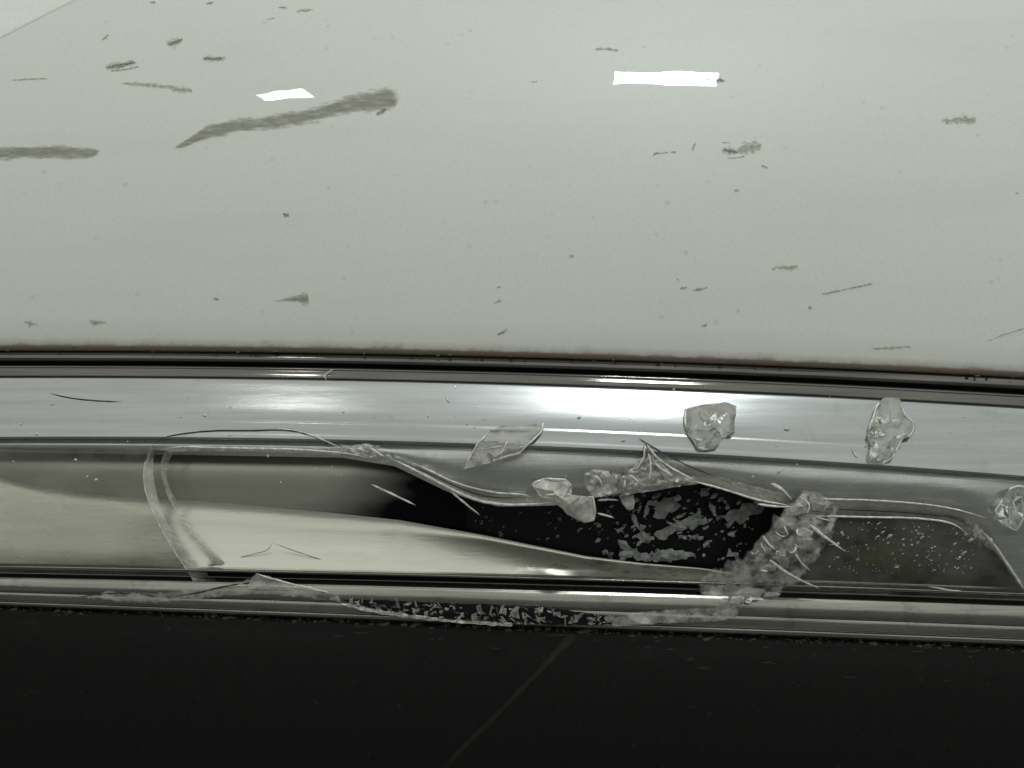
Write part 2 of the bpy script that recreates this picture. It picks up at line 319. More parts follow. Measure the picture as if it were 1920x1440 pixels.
# ------------------------------------------------------------------ the lamp bar
lamp = empty('car_lamp_bar', (0, 0, 0), 'long chrome car lamp bar with a smashed clear lens below the white panel', 'car lamp')
mm = 0.001
def loft(name, tab, mt, parent=lamp, n=4, x0=-330, x1=2250, step=12, jag=None):
    tb = catmull([(a, b * mm) for a, b in tab], n); cs = [x0 + step * i for i in range(int((x1 - x0) / step) + 1)]
    rows = [[U(px, W(px, qq) + (jag(px, qq) if jag else 0), yy + bulge(px)) for px in cs] for qq, yy in tb]
    return grid(rows, mt, name, parent)
loft('rubber_seal', [(660, 8), (668, 3.0), (671, 1.3), (676, 0.75), (682, 0.3), (686, 0.35), (690, 1.2), (692, 4), (698, 6)], RIM)
loft('seal_groove', [(684, 4.2), (694, 4.4), (702, 4.2)], RUBBER)
loft('upper_rim', [(693, 5), (696, 2.0), (698, 0.6), (701, 0.2), (703, 0.25), (705.5, 0.08), (709, -0.26), (713, -0.60), (716.5, -0.87), (718.5, -0.8), (720.5, -0.2)], RIM)
LEDGE_T = [(719, -0.4), (721, -1.5), (724, -2.0), (740, -3.45), (760, -5.2), (780, -6.85), (796, -8.0), (801, -8.3), (804, -8.6), (808, -8.88), (812, -9.08), (816, -9.3), (824, -9.8), (830, -10.25), (834, -10.45), (836.5, -10.35), (838.5, -9.9), (840.5, -8.0)]
loft('chrome_ledge', LEDGE_T, LEDGE)
LENS_T = [(838, -9.6), (846, -10.0), (900, -10.6), (980, -10.4), (1040, -9.4), (1080, -7.6), (1098, -6.4)]
LENS_S = catmull(LENS_T, 5)
SURF = [(a, b) for a, b in LEDGE_T if a < 836] + [(a, b - 0.0) for a, b in LENS_T if a > 840] + [(1110, -7.2), (1140, -8.0), (1165, -8.0), (1178, -7)]
def sdep(px, py): return interp(SURF, Winv(px, py)) * mm + bulge(px)
loft('roof_wall', [(847, -8.2), (850, -4), (853, 4), (856, 10)], SMOKE0, n=2)
# ---- interior: lower reflector shelf, plates at the back
def shelf_top(px): return interp([(-330, 840), (-60, 868), (0, 900), (60, 916), (150, 930), (250, 940), (350, 946), (500, 958), (640, 970), (750, 980), (900, 1004), (1000, 1024), (1100, 1044), (1200, 1056), (1320, 1066), (1420, 1082), (1500, 1094), (1600, 1106), (2250, 1130)], px)
def fil(px): return interp([(-330, 20), (200, 22), (400, 34), (600, 30), (900, 8), (1300, 2)], px)
rows = []
for i in range(15):
    t = i / 14; r = []
    for px in COLS:
        bot = W(px, 1079); top = min(shelf_top(px) + fil(px) * 0.75, bot - 6)
        py = lerp(bot, top, t); yy = lerp(-5.6, -0.5, t) * mm - 0.25 * mm * math.sin(math.pi * t)
        r.append(U(px, py, yy + bulge(px)))
    rows.append(r)
for i in range(1, 9):
    f = i / 8; r = []
    for px in COLS:
        h = fil(px); top = min(shelf_top(px) + h * 0.75, W(px, 1079) - 6)
        r.append(U(px, top - h * f, -0.5 * mm + 0.41 * h * 0.125 * mm * (f - f * f / 2) + bulge(px)))
    rows.append(r)
grid(rows, SHELF, 'reflector_shelf', lamp)
def shelf_dep(px, py):
    bot = W(px, 1079); t = max(0.0, min(1.0, (bot - py) / (bot - shelf_top(px)))); return (lerp(-5.6, -0.5, t) - 0.25 * math.sin(math.pi * t)) * mm + bulge(px)
for i in range(26):
    x = random.uniform(1030, 1260); yv = random.uniform(max(shelf_top(x) + 4, 1046), W(x, 1072)); l = random.uniform(4, 16); a = random.uniform(-0.6, 0.6)
    scuff('shelf_scratch', [(x, yv, 1.4), (x + l * math.cos(a), yv + l * math.sin(a) * 0.6, 2.6), (x + 2 * l * math.cos(a), yv + l * math.sin(a), 1.2)], SMEARD, nl=6, na=5, parent=lamp, dep=shelf_dep, lift=0.0004, soft=0.8)
def plate(name, poly, yd, mt, parent=lamp):
    V = [U(x, yv, yd + bulge(x)) for x, yv in poly] + [U(x, yv, yd + 0.001 + bulge(x)) for x, yv in poly]; n = len(poly)
    F = [tuple(range(n)), tuple(range(2 * n - 1, n - 1, -1))] + [(i, (i + 1) % n, n + (i + 1) % n, n + i) for i in range(n)]
    return link(name, V, F, mt, parent, sm=False)
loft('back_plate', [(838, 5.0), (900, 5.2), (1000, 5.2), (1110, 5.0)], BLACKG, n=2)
loft('reflection_plate', [(838, 2.6), (852, 1.9), (875, 1.1), (900, 0.55), (930, 0.3), (960, 0.4), (1000, 1.2)], REFL_TINT, x1=870)  # plate added to carry the painted grey reflection
def roll_bottom(px): return interp([(-330, 842), (300, 852), (640, 858), (740, 874), (843, 924), (935, 950), (1043, 948), (1100, 934), (1160, 926), (1210, 906), (1290, 902), (1340, 910), (1460, 948), (1500, 958), (1800, 966), (1840, 996), (1900, 1080), (1930, 1106), (2250, 1125)], px)
rows = []
for i in range(17):
    t = i / 16
    rows.append([U(px, lerp(W(px, 838), max(roll_bottom(px), W(px, 849)), t), (-7.6 - 1.1 * math.sin(math.pi * t) + 0.5 * t * t) * mm + bulge(px)) for px in COLS])
grid(rows, ROLL, 'chrome_roll', lamp)
# ---- clear lens with its holes
HOLE = [(289, 842), (279, 862), (278, 890), (282, 920), (292, 955), (312, 1000), (340, 1040), (368, 1075), (395, 1094), (430, 1097),
        (470, 1088), (500, 1082), (560, 1090), (760, 1094), (1000, 1096), (1200, 1100), (1330, 1108), (1352, 1074), (1400, 1050), (1420, 1020), (1450, 985), (1478, 958), (1460, 948), (1420, 943), (1400, 932), (1340, 908), (1310, 902),
        (1285, 910), (1250, 902), (1222, 908), (1190, 924), (1165, 930), (1150, 930), (1130, 927), (1112, 935), (1080, 945), (1043, 942), (990, 946), (935, 946), (893, 940), (843, 919), (793, 892), (743, 868), (700, 856), (640, 850), (542, 846), (417, 843), (330, 846)]
HOLE2 = [(1490, 962), (1560, 964), (1640, 966), (1720, 968), (1796, 976), (1826, 1000), (1856, 1034), (1890, 1086), (1900, 1106), (1800, 1104), (1640, 1100), (1520, 1092), (1500, 1040), (1520, 1000)]
def inside(p, poly):
    c = False; n = len(poly)
    for i in range(n):
        (x1, y1), (x2, y2) = poly[i], poly[i - 1]
        if (y1 > p[1]) != (y2 > p[1]) and p[0] < (x2 - x1) * (p[1] - y1) / (y2 - y1) + x1: c = not c
    return c
def jagged(poly, step=7, amp=1.6, sd=0.0):
    out = []
    for i in range(len(poly)):
        a, b = poly[i], poly[(i + 1) % len(poly)]; d = math.hypot(b[0] - a[0], b[1] - a[1]); n = max(1, int(d / step))
        for j in range(n):
            t = j / n; x, yv = lerp(a[0], b[0], t), lerp(a[1], b[1], t)
            out.append((x + amp * noise.noise(Vector((x * .07, yv * .07, sd))), yv + amp * noise.noise(Vector((x * .07, yv * .07, sd + 9)))))
    return out
H1 = jagged(HOLE, sd=1); H2 = jagged(HOLE2, sd=5)
def lens_dep(px, py, back=0.0): return interp(LENS_S, Winv(px, py)) * mm + bulge(px) + back
def lens_mesh():
    P = []; E = []
    outer = [(x, W(x, 839)) for x in range(-320, 2260, 20)] + [(x, W(x, 1097)) for x in range(2240, -340, -20)]
    # keep hole loops inside the lens outline
    for poly in (outer, H1):
        s = len(P); P += poly; E += [(s + i, s + (i + 1) % len(poly)) for i in range(len(poly))]
    for x in range(-300, 2240, 26):
        for qq in range(852, 1092, 16): P.append((x + random.uniform(-3, 3), W(x, qq)))
    vs_, es_, fs_, *_ = delaunay_2d_cdt([Vector(p) for p in P], E, [], 0, 0.01)
    F = []
    for f in fs_:
        c = [sum(vs_[i][k] for i in f) / 3 for k in (0, 1)]
        if inside(c, H1): continue
        qq = Winv(c[0], c[1])
        if qq < 838.5 or qq > 1097.5: continue
        F.append(tuple(f))
    n = len(vs_)
    V = [U(v.x, v.y, lens_dep(v.x, v.y)) for v in vs_] + [U(v.x, v.y, lens_dep(v.x, v.y, 0.0016)) for v in vs_]
    F2 = F + [tuple(i + n for i in reversed(f)) for f in F]
    me = bpy.data.meshes.new('clear_lens'); me.from_pydata(V, [], F2); me.update()
    me.polygons.foreach_set('use_smooth', [True] * len(me.polygons)); me.materials.append(CLEAR)
    o = bpy.data.objects.new('clear_lens', me); COL.objects.link(o); o.parent = lamp; return o
lens = lens_mesh()

# ---- ribbons: broken edges, strands, cracks
def resample(pts, n):
    d = [0]
    for a, b in zip(pts, pts[1:]): d.append(d[-1] + math.hypot(b[0] - a[0], b[1] - a[1]))
    out = []; k = 0
    for i in range(n + 1):
        t = d[-1] * i / n
        while k < len(pts) - 2 and d[k + 1] < t: k += 1
        f = (t - d[k]) / max(1e-9, d[k + 1] - d[k]); out.append((lerp(pts[k][0], pts[k + 1][0], f), lerp(pts[k][1], pts[k + 1][1], f)))
    return out
def smoothpoly(pts, it=2):
    for _ in range(it):
        o = [pts[0]]
        for a, b in zip(pts, pts[1:]): o += [(lerp(a[0], b[0], .25), lerp(a[1], b[1], .25)), (lerp(a[0], b[0], .75), lerp(a[1], b[1], .75))]
        pts = o + [pts[-1]]
    return pts
def band(name, A, B, mt, parent, da=-0.0002, db=0.0016, na=6, n=60, bumpy=0.0003, dep=None, amp=1.5, puff=0.0):
    dep = dep or sdep
    A = resample(smoothpoly(A), n); B = resample(smoothpoly(B), n); rows = []; fade = []; sd = random.random() * 90
    for i, (a, b) in enumerate(zip(A, B)):
        r = []
        for j in range(na):
            t = j / (na - 1); x, yv = lerp(a[0], b[0], t), lerp(a[1], b[1], t)
            x += amp * noise.noise(Vector((i * .35, j * .6, sd))); yv += amp * noise.noise(Vector((i * .35, j * .6, sd + 7)))
            r.append(U(x, yv, dep(x, yv) + lerp(da, db, t) - puff * math.sin(math.pi * t) + bumpy * noise.noise(Vector((i * .5, j * 1.1, sd + 3)))))
            fade.append(1.0)
        rows.append(r)
    return grid(rows, mt, name, parent, attr=fade)
def tube(name, pts, r0, mt, parent, dep=None, lift=0.0002, r1=None, n=None, wob=0.6, sides=6, taper=True):
    dep = dep or sdep; pts = smoothpoly(pts, 2) if len(pts) > 2 else pts
    L_ = sum(math.hypot(b[0] - a[0], b[1] - a[1]) for a, b in zip(pts, pts[1:])); n = n or max(4, int(L_ / 6)); P = resample(pts, n); V = []; sd = random.random() * 99
    C = []
    for i, (x, yv) in enumerate(P):
        x += wob * noise.noise(Vector((i * .4, 0, sd))); yv += wob * noise.noise(Vector((i * .4, 5, sd))); C.append(U(x, yv, dep(x, yv) - lift))
    for i, c in enumerate(C):
        d = (C[min(i + 1, n)] - C[max(i - 1, 0)]).normalized(); s = d.cross(Vector((0, 1, 0))).normalized(); u = s.cross(d)
        t = i / n; r = (r0 if r1 is None else lerp(r0, r1, t)) * 0.000125 * (1 + 0.35 * noise.noise(Vector((i * .5, 2, sd))))
        if taper: r *= min(1, 6 * t + 0.15, 6 * (1 - t) + 0.15)
        for k in range(sides): a = 2 * math.pi * k / sides; V.append(c + s * (math.cos(a) * r) + u * (math.sin(a) * r * 0.7))
    F = [(i * sides + k, i * sides + (k + 1) % sides, (i + 1) * sides + (k + 1) % sides, (i + 1) * sides + k) for i in range(n) for k in range(sides)]
    F += [tuple(range(sides)), tuple(range(n * sides, n * sides + sides))]
    return link(name, V, F, mt, parent, attr=[1.0] * len(V))
# left side of the hole: outer edge and its mirror reflection, modelled as a solid band
band('broken_edge', [(284, 834), (271, 866), (268, 898), (277, 940), (296, 982), (325, 1032), (356, 1077), (371, 1104)], [(290, 842), (287, 870), (288, 900), (301, 957), (334, 1015), (376, 1066), (402, 1089), (430, 1097)], FROST, lens, n=80)
band('inner_or_mirrored_edge', [(312, 843), (302, 862), (302, 885), (307, 915), (330, 961), (367, 1015), (395, 1048), (388, 1060)], [(330, 845), (313, 866), (311, 890), (318, 919), (347, 969), (388, 1023), (421, 1052), (430, 1068)], FROSTD, lens, da=0.0022, db=0.0030, n=80, dep=lambda x, yv: lens_dep(x, yv))
band('broken_edge', [(312, 841), (354, 837), (417, 838), (542, 840), (640, 845)], [(318, 848), (354, 844), (417, 845), (542, 848), (640, 853)], EDGE, lens, n=60)
tube('crack', [(284, 838), (296, 826), (317, 817), (354, 811), (400, 807), (458, 807), (542, 805), (583, 815), (617, 834)], 1.0, CRACK, lens)
tube('crack', [(520, 804), (560, 808), (600, 822), (640, 840)], 1.2, EDGE, lens)
# top strand, crumbled knot
band('broken_edge', [(736, 858), (793, 884), (843, 910), (893, 932), (935, 940), (993, 940), (1043, 934)], [(740, 866), (793, 893), (843, 920), (893, 942), (935, 948), (993, 949), (1050, 946)], EDGE, lens, n=80)
band('broken_edge', [(780, 872), (810, 884), (852, 905), (893, 917), (935, 924), (985, 926)], [(778, 878), (810, 889), (852, 911), (893, 925), (935, 933), (990, 930)], FROSTD, lens, n=60)
tube('splinter_or_glint', [(843, 919), (870, 942), (900, 966)], 2.6, EDGE, lens, r1=1.2)
tube('splinter_or_glint', [(696, 908), (735, 926), (780, 948)], 2.6, EDGE, lens, r1=1.5, dep=lambda x, y: lens_dep(x, y) + 0.002)
tube('splinter_or_glint', [(1120, 938), (1140, 936), (1160, 938)], 1.8, EDGE, lens)
tube('splinter_or_glint', [(1118, 962), (1135, 966), (1152, 971)], 1.8, EDGE, lens)
tube('broken_edge', [(738, 862), (793, 889), (843, 916), (893, 938), (935, 946), (993, 947), (1043, 941)], 2.3, EDGE, lens, lift=0.0005)
tube('crack', [(760, 868), (810, 890), (852, 911), (893, 927), (935, 934), (985, 933)], 1.2, CRACK, lens, lift=0.0004)
tube('broken_edge', [(770, 866), (810, 884), (852, 905), (893, 917), (935, 925), (985, 927), (1000, 934)], 1.7, EDGE, lens, lift=0.0005)
tube('broken_edge', [(306, 842), (330, 837), (417, 840), (542, 842), (640, 848), (690, 858)], 1.9, EDGE, lens, lift=0.0012)
tube('broken_edge', [(271, 866), (268, 898), (277, 940), (296, 982), (325, 1032), (356, 1077)], 1.3, EDGE, lens, lift=0.0003)
tube('broken_edge', [(1500, 935), (1560, 936), (1640, 938), (1725, 944), (1796, 955), (1850, 972)], 1.6, EDGE, lens, lift=0.0004)
tube('broken_edge', [(1500, 966), (1560, 968), (1640, 970), (1720, 971), (1790, 980), (1814, 1003)], 1.9, EDGE, lens, lift=0.0004)
# the rising spike and the long right strand
band('broken_spike', [(1208, 830), (1205, 850), (1192, 872), (1170, 888), (1160, 905), (1165, 930)], [(1212, 830), (1225, 850), (1255, 872), (1290, 890), (1310, 898), (1312, 906)], FROST, lens, da=-0.0012, db=-0.0004, n=30, na=24, bumpy=0.0016, puff=0.001)
band('broken_edge', [(1199, 822), (1222, 834), (1268, 866), (1322, 886), (1380, 903), (1440, 918), (1490, 930)], [(1208, 836), (1240, 866), (1290, 886), (1345, 906), (1400, 930), (1450, 944), (1495, 948)], FROST, lens, n=90, na=10, bumpy=0.0005, da=-0.0003, db=0.001)
tube('crack', [(1197, 821), (1230, 842), (1290, 874), (1340, 893)], 1.1, CRACK, lens, lift=0.0004)
tube('broken_edge', [(1212, 832), (1232, 860), (1262, 880), (1300, 900)], 2.2, EDGE, lens, lift=0.0014)
tube('broken_edge', [(1300, 902), (1360, 918), (1420, 938), (1480, 948)], 2.0, EDGE, lens, lift=0.0008)
# right hand break
band('broken_edge', [(1480, 932), (1554, 934), (1640, 936), (1725, 942), (1796, 953), (1826, 970), (1846, 998), (1874, 1027), (1903, 1073), (1925, 1104)], [(1490, 946), (1554, 947), (1640, 950), (1725, 956), (1790, 966), (1815, 982), (1836, 1006), (1866, 1034), (1896, 1078), (1918, 1110)], FROSTD, lens, n=110, bumpy=0.0004)
band('inner_or_mirrored_edge', [(1500, 958), (1560, 960), (1640, 962), (1720, 964), (1796, 972), (1822, 996), (1842, 1014)], [(1500, 964), (1560, 967), (1640, 969), (1720, 970), (1790, 980), (1814, 1004), (1838, 1028)], FROST, lens, n=90)
tube('crack', [(1554, 954), (1640, 957), (1725, 962), (1790, 970)], 1.6, CRACK, lens)
tube('broken_edge', [(1846, 1000), (1872, 1030), (1900, 1076), (1922, 1106)], 2.4, EDGE, lens, lift=0.0004)
band('broken_edge', [(1806, 965), (1826, 985), (1850, 1000), (1872, 1026)], [(1812, 985), (1826, 1005), (1846, 1024), (1868, 1036)], FROST, lens, n=40, na=10, bumpy=0.0012)

# crumpled, whitened zone right of the hole
def crumple(name, poly, mt, parent, hgt=0.0016, sd=0.0, step=7, dep=None, lift=0.0004, fadew=14, amp=2.5):
    dep = dep or sdep; pl = jagged(poly, 6, amp, sd); xs = [p[0] for p in pl]; ys = [p[1] for p in pl]; P = list(pl); E = [(i, (i + 1) % len(pl)) for i in range(len(pl))]
    x = min(xs)
    while x < max(xs):
        yv = min(ys)
        while yv < max(ys):
            p = (x + random.uniform(-3, 3), yv + random.uniform(-3, 3))
            if inside(p, pl): P.append(p)
            yv += step
        x += step
    vs_, es_, fs_, *_ = delaunay_2d_cdt([Vector(p) for p in P], E, [], 1, 0.01)
    V = []; fade = []
    for v in vs_:
        dm = min(math.hypot(v.x - p[0], v.y - p[1]) for p in pl); k = min(1.0, dm / fadew)
        h = hgt * (noise.noise(Vector((v.x * .05, v.y * .05, sd))) + 0.6 * abs(noise.noise(Vector((v.x * .13, v.y * .13, sd + 4)))))
        V.append(U(v.x, v.y, dep(v.x, v.y) - lift - h * (0.25 + 0.75 * k))); fade.append(k if fadew > 1 else 1.0)
    o = link(name, V, [tuple(f) for f in fs_], mt, parent, sm=False, attr=fade); flip_to_camera(o); return o
crumple('crushed_lens', [(1474, 950), (1500, 930), (1545, 930), (1578, 955), (1566, 985), (1560, 1015), (1530, 1050), (1500, 1090), (1450, 1122), (1380, 1134), (1320, 1122), (1300, 1096), (1335, 1066), (1392, 1044), (1424, 1010), (1452, 978)], CRUSH, lens, sd=2.0, hgt=0.0009, fadew=16, amp=10, step=14)
crumple('crushed_lens', [(1440, 1010), (1470, 965), (1520, 950), (1548, 985), (1520, 1030), (1480, 1070), (1440, 1090), (1400, 1100), (1420, 1050)], CRUSH, lens, sd=3.0, hgt=0.0012, fadew=12, amp=10, step=16, lift=0.0009)
crumple('crushed_lens', [(1488, 945), (1505, 918), (1535, 922), (1560, 935), (1545, 955), (1510, 965)], CRUSH, lens, sd=4.0, hgt=0.002, lift=0.0012)
crumple('crushed_lens', [(636, 836), (680, 832), (712, 834), (728, 848), (742, 862), (725, 872), (700, 860), (665, 852), (640, 846)], CRUSH, lens, sd=8.0, hgt=0.0025, lift=0.0008, step=5, fadew=6)
for pts, r in [([(1518, 984), (1545, 1006), (1585, 1034)], 4.2), ([(1443, 1050), (1480, 1078), (1537, 1104)], 4.2), ([(1490, 1036), (1502, 1056), (1520, 1070)], 2.6), ([(1430, 1004), (1440, 1020), (1456, 1032)], 3.4), ([(1445, 906), (1468, 918), (1486, 938)], 4.0), ([(1420, 945), (1450, 950), (1490, 950)], 3), ([(1530, 968), (1548, 975), (1560, 976)], 2)]:
    tube('splinter_or_glint', pts, r, EDGE, lens, lift=0.0016, r1=r * 0.25)
tube('splinter_or_glint', [(1740, 1100), (1790, 1108), (1840, 1112), (1900, 1116)], 1.4, EDGE, lens, lift=0.0003)
scuff('dirt_film', [(1590, 1050, 25), (1640, 1046, 48), (1690, 1052, 46), (1740, 1066, 22)], make_smear('olive_dirt_film', (0.13, 0.13, 0.07), 0.6, (24, 20, 34), 2.6), nl=24, na=15, parent=lens, dep=lambda x, y: lens_dep(x, y), lift=0.0003, soft=1.0, core=0.8)
# frosted teeth left of the spike
crumple('broken_tooth', [(1092, 905), (1098, 885), (1118, 878), (1140, 882), (1152, 900), (1160, 922), (1145, 930), (1112, 934)], CRUSH, lens, sd=11, hgt=0.0018, lift=0.0014, fadew=5)
crumple('broken_tooth', [(1160, 928), (1188, 926), (1192, 942), (1188, 956), (1176, 956), (1166, 945)], FROST, lens, sd=13, hgt=0.0006, lift=0.0006, fadew=3, amp=1)
crumple('broken_tooth', [(1158, 905), (1180, 884), (1200, 862), (1210, 845), (1232, 868), (1258, 884), (1290, 896), (1300, 905), (1270, 910), (1245, 903), (1215, 912), (1190, 925), (1168, 930)], CRUSH, lens, sd=14, hgt=0.0024, lift=0.0012, fadew=5, step=5)

# ---- lower groove and rim
loft('lower_lip', [(1076, -5.5), (1080, -7.6), (1083, -8.0), (1086, -7.4), (1089, -4.5)], LOWRIM)
loft('slot', [(1086, -4.6), (1096, -4.4), (1106, -4.6)], RUBBER, n=2)
loft('slot_rib', [(1091, -4.4), (1093, -6.2), (1095, -6.7), (1097, -6.2), (1099, -4.4)], LOWRIM)
loft('lower_rim', [(1102, -4.4), (1104, -7.2), (1107, -7.9), (1114, -8.5), (1126, -8.9), (1136, -8.8), (1138, -8.2), (1141, -8.6), (1150, -8.8), (1157, -8.6), (1160, -7.9), (1164, -8.4), (1169, -8.3), (1173, -7.4), (1176, -5)], LOWRIM)
# broken trench in the rim with a row of snapped fins
def rimdep(x, yv): return -0.0088 + bulge(x)
TR = [(640, 1124), (720, 1126), (820, 1132), (940, 1136), (1020, 1140), (1090, 1148), (1140, 1156), (1130, 1172), (1040, 1172), (940, 1166), (840, 1160), (760, 1152), (700, 1142)]
crumple('broken_trench', TR, BLACKG, lamp, sd=21, hgt=0.0003, lift=0.0002, dep=rimdep, fadew=1, step=14)
V = []; F = []
for i in range(150):
    t = random.random() ** 0.9; x = lerp(650, 1160, t) + random.gauss(0, 6); lo = interp([(650, 1130), (820, 1160), (1000, 1170), (1160, 1172)], x); up = interp([(650, 1122), (820, 1134), (1000, 1140), (1160, 1156)], x)
    yv = random.uniform(up, lo); h = random.choice((2, 3, 5, 8)) * random.uniform(0.6, 1.4); wd = random.uniform(0.8, 4.5); sl = random.gauss(0, 6); s = len(V); yd = rimdep(x, yv) - random.uniform(0.0002, 0.0012)
    V += [U(x - wd, yv - h * random.uniform(.4, 1), yd), U(x + wd * random.uniform(.3, 1.5), yv - h + 2, yd - random.uniform(0, 0.0008)), U(x + wd + sl, yv + h, yd), U(x - wd + sl, yv + h * random.uniform(.2, 1), yd - random.uniform(0, 0.0008)), U(x + sl / 2, yv, yd + 0.0012)]
    F += [(s, s + 1, s + 2, s + 3), (s, s + 1, s + 4), (s + 1, s + 2, s + 4), (s + 2, s + 3, s + 4), (s + 3, s, s + 4)]
o = link('snapped_fins', V, F, FROSTD, lamp, sm=False, attr=[1.0] * len(V)); o['kind'] = 'stuff'
band('broken_edge', [(640, 1132), (720, 1145), (800, 1156), (870, 1164), (960, 1168)], [(650, 1138), (720, 1153), (800, 1162), (870, 1170), (960, 1174)], EDGE, lamp, dep=rimdep, da=-0.0008, db=-0.0004, n=60, bumpy=0.0008, amp=3)
tube('crack', [(308, 1121), (370, 1112), (425, 1098), (462, 1094), (500, 1090)], 1.4, CRACK, lamp, dep=rimdep, lift=0.0003)
tube('crack', [(146, 1119), (200, 1112), (260, 1113), (308, 1121)], 1.1, CRACK, lamp, dep=rimdep, lift=0.0003)
crumple('lens_flap', [(462, 1104), (470, 1084), (481, 1074), (505, 1080), (530, 1092), (556, 1108), (500, 1106)], FROSTD, lamp, sd=31, hgt=0.0005, lift=0.0008, dep=rimdep, fadew=4, amp=1)
crumple('torn_lip', [(150, 1120), (200, 1108), (290, 1112), (370, 1103), (430, 1092), (468, 1086), (540, 1094), (640, 1116), (640, 1130), (560, 1120), (480, 1114), (400, 1120), (310, 1131), (220, 1128)], FROSTD, lamp, sd=33, hgt=0.0006, lift=0.0003, dep=rimdep, fadew=8, amp=4, step=12)
tube('broken_edge', [(479, 1075), (512, 1086), (560, 1098), (620, 1112)], 1.8, EDGE, lamp, dep=rimdep, lift=0.0014)
tube('crack', [(510, 1017), (560, 1036), (640, 1061), (700, 1074)], 0.7, SMOKE0, lens, dep=lambda x, y: lens_dep(x, y) + 0.0045)
tube('crack', [(433, 1050), (470, 1040), (505, 1032), (510, 1017)], 0.6, SMOKE0, lens, dep=lambda x, y: lens_dep(x, y) + 0.0045)
crumple('rim_smear', [(1140, 1160), (1200, 1146), (1300, 1140), (1385, 1135), (1385, 1158), (1340, 1166), (1240, 1170), (1150, 1176)], FROST, lamp, sd=37, hgt=0.0006, lift=0.0003, dep=rimdep, fadew=10)
crumple('rim_smear', [(1350, 1120), (1400, 1100), (1440, 1104), (1420, 1125), (1370, 1140), (1340, 1144)], FROSTD, lamp, sd=38, hgt=0.0008, lift=0.0004, dep=rimdep, fadew=8)

# ------------------------------------------------------------------ black lower bumper
low = empty('black_bumper', (0, 0, 0), 'black plastic bumper below the lamp bar, crossed by one faint diagonal scratch', 'bumper')
LOW_T = [(1168, 4), (1172, -3), (1175, -5.6), (1179, -6.6), (1190, -7.2), (1240, -7.6), (1320, -6.5), (1420, -3.5), (1560, 4), (1760, 18)]
def ldep(px, py): return interp(LOW_T, Winv(px, py)) * mm + bulge(px)
loft('bumper_skin', LOW_T, BUMP, low)
scuff('scratch', [(1084, 1188, 16), (1066, 1200, 17), (1050, 1216, 13), (1020, 1250, 9), (970, 1300, 9), (920, 1352, 9), (870, 1400, 10), (820, 1456, 12)], SCR, nl=120, na=9, parent=low, dep=ldep, lift=0.0007, soft=1.0, core=0.85)
for i in range(26):
    x = random.uniform(560, 1900); yv = W(x, 1186) + random.expovariate(0.06); l = random.uniform(4, 18)
    scuff('dust_mark', [(x, yv, 1.5), (x + l, yv + random.uniform(-3, 3), 3), (x + 2 * l, yv + random.uniform(-3, 3), 1.5)], SCR, nl=6, na=5, parent=low, dep=ldep, lift=0.0007, soft=0.9)
# grit caught along the joint
V = []; F = []
for i in range(800):
    x = random.uniform(-40, 1960); edge = random.random() < 0.94
    yv = W(x, 1176) + random.gauss(0, 4) if edge else W(x, 669) + random.gauss(-1, 2)
    r = random.choice((1, 1, 1, 1.7)) * random.uniform(0.7, 2.6) * 0.000125; c = U(x, yv, (ldep(x, yv) if edge else pdep(x, min(yv, W(x, 667)))) - r * 0.3); s = len(V)
    for k in range(5):
        a = k * 2 * math.pi / 5; V.append(c + Vector((math.cos(a) * r * random.uniform(.7, 2.6), random.uniform(-.3, .3) * r, math.sin(a) * r * random.uniform(.6, 1.2))))
    V.append(c + Vector((0, -r, 0))); F += [(s + k, s + (k + 1) % 5, s + 5) for k in range(5)]
o = link('grit', V, F, make_plain('pale_grit', (0.10, 0.09, 0.065), 0.8), None, sm=False); o['kind'] = 'stuff'; tag(o, 'fine brown grit caught in the joints along the lamp bar', 'grit')

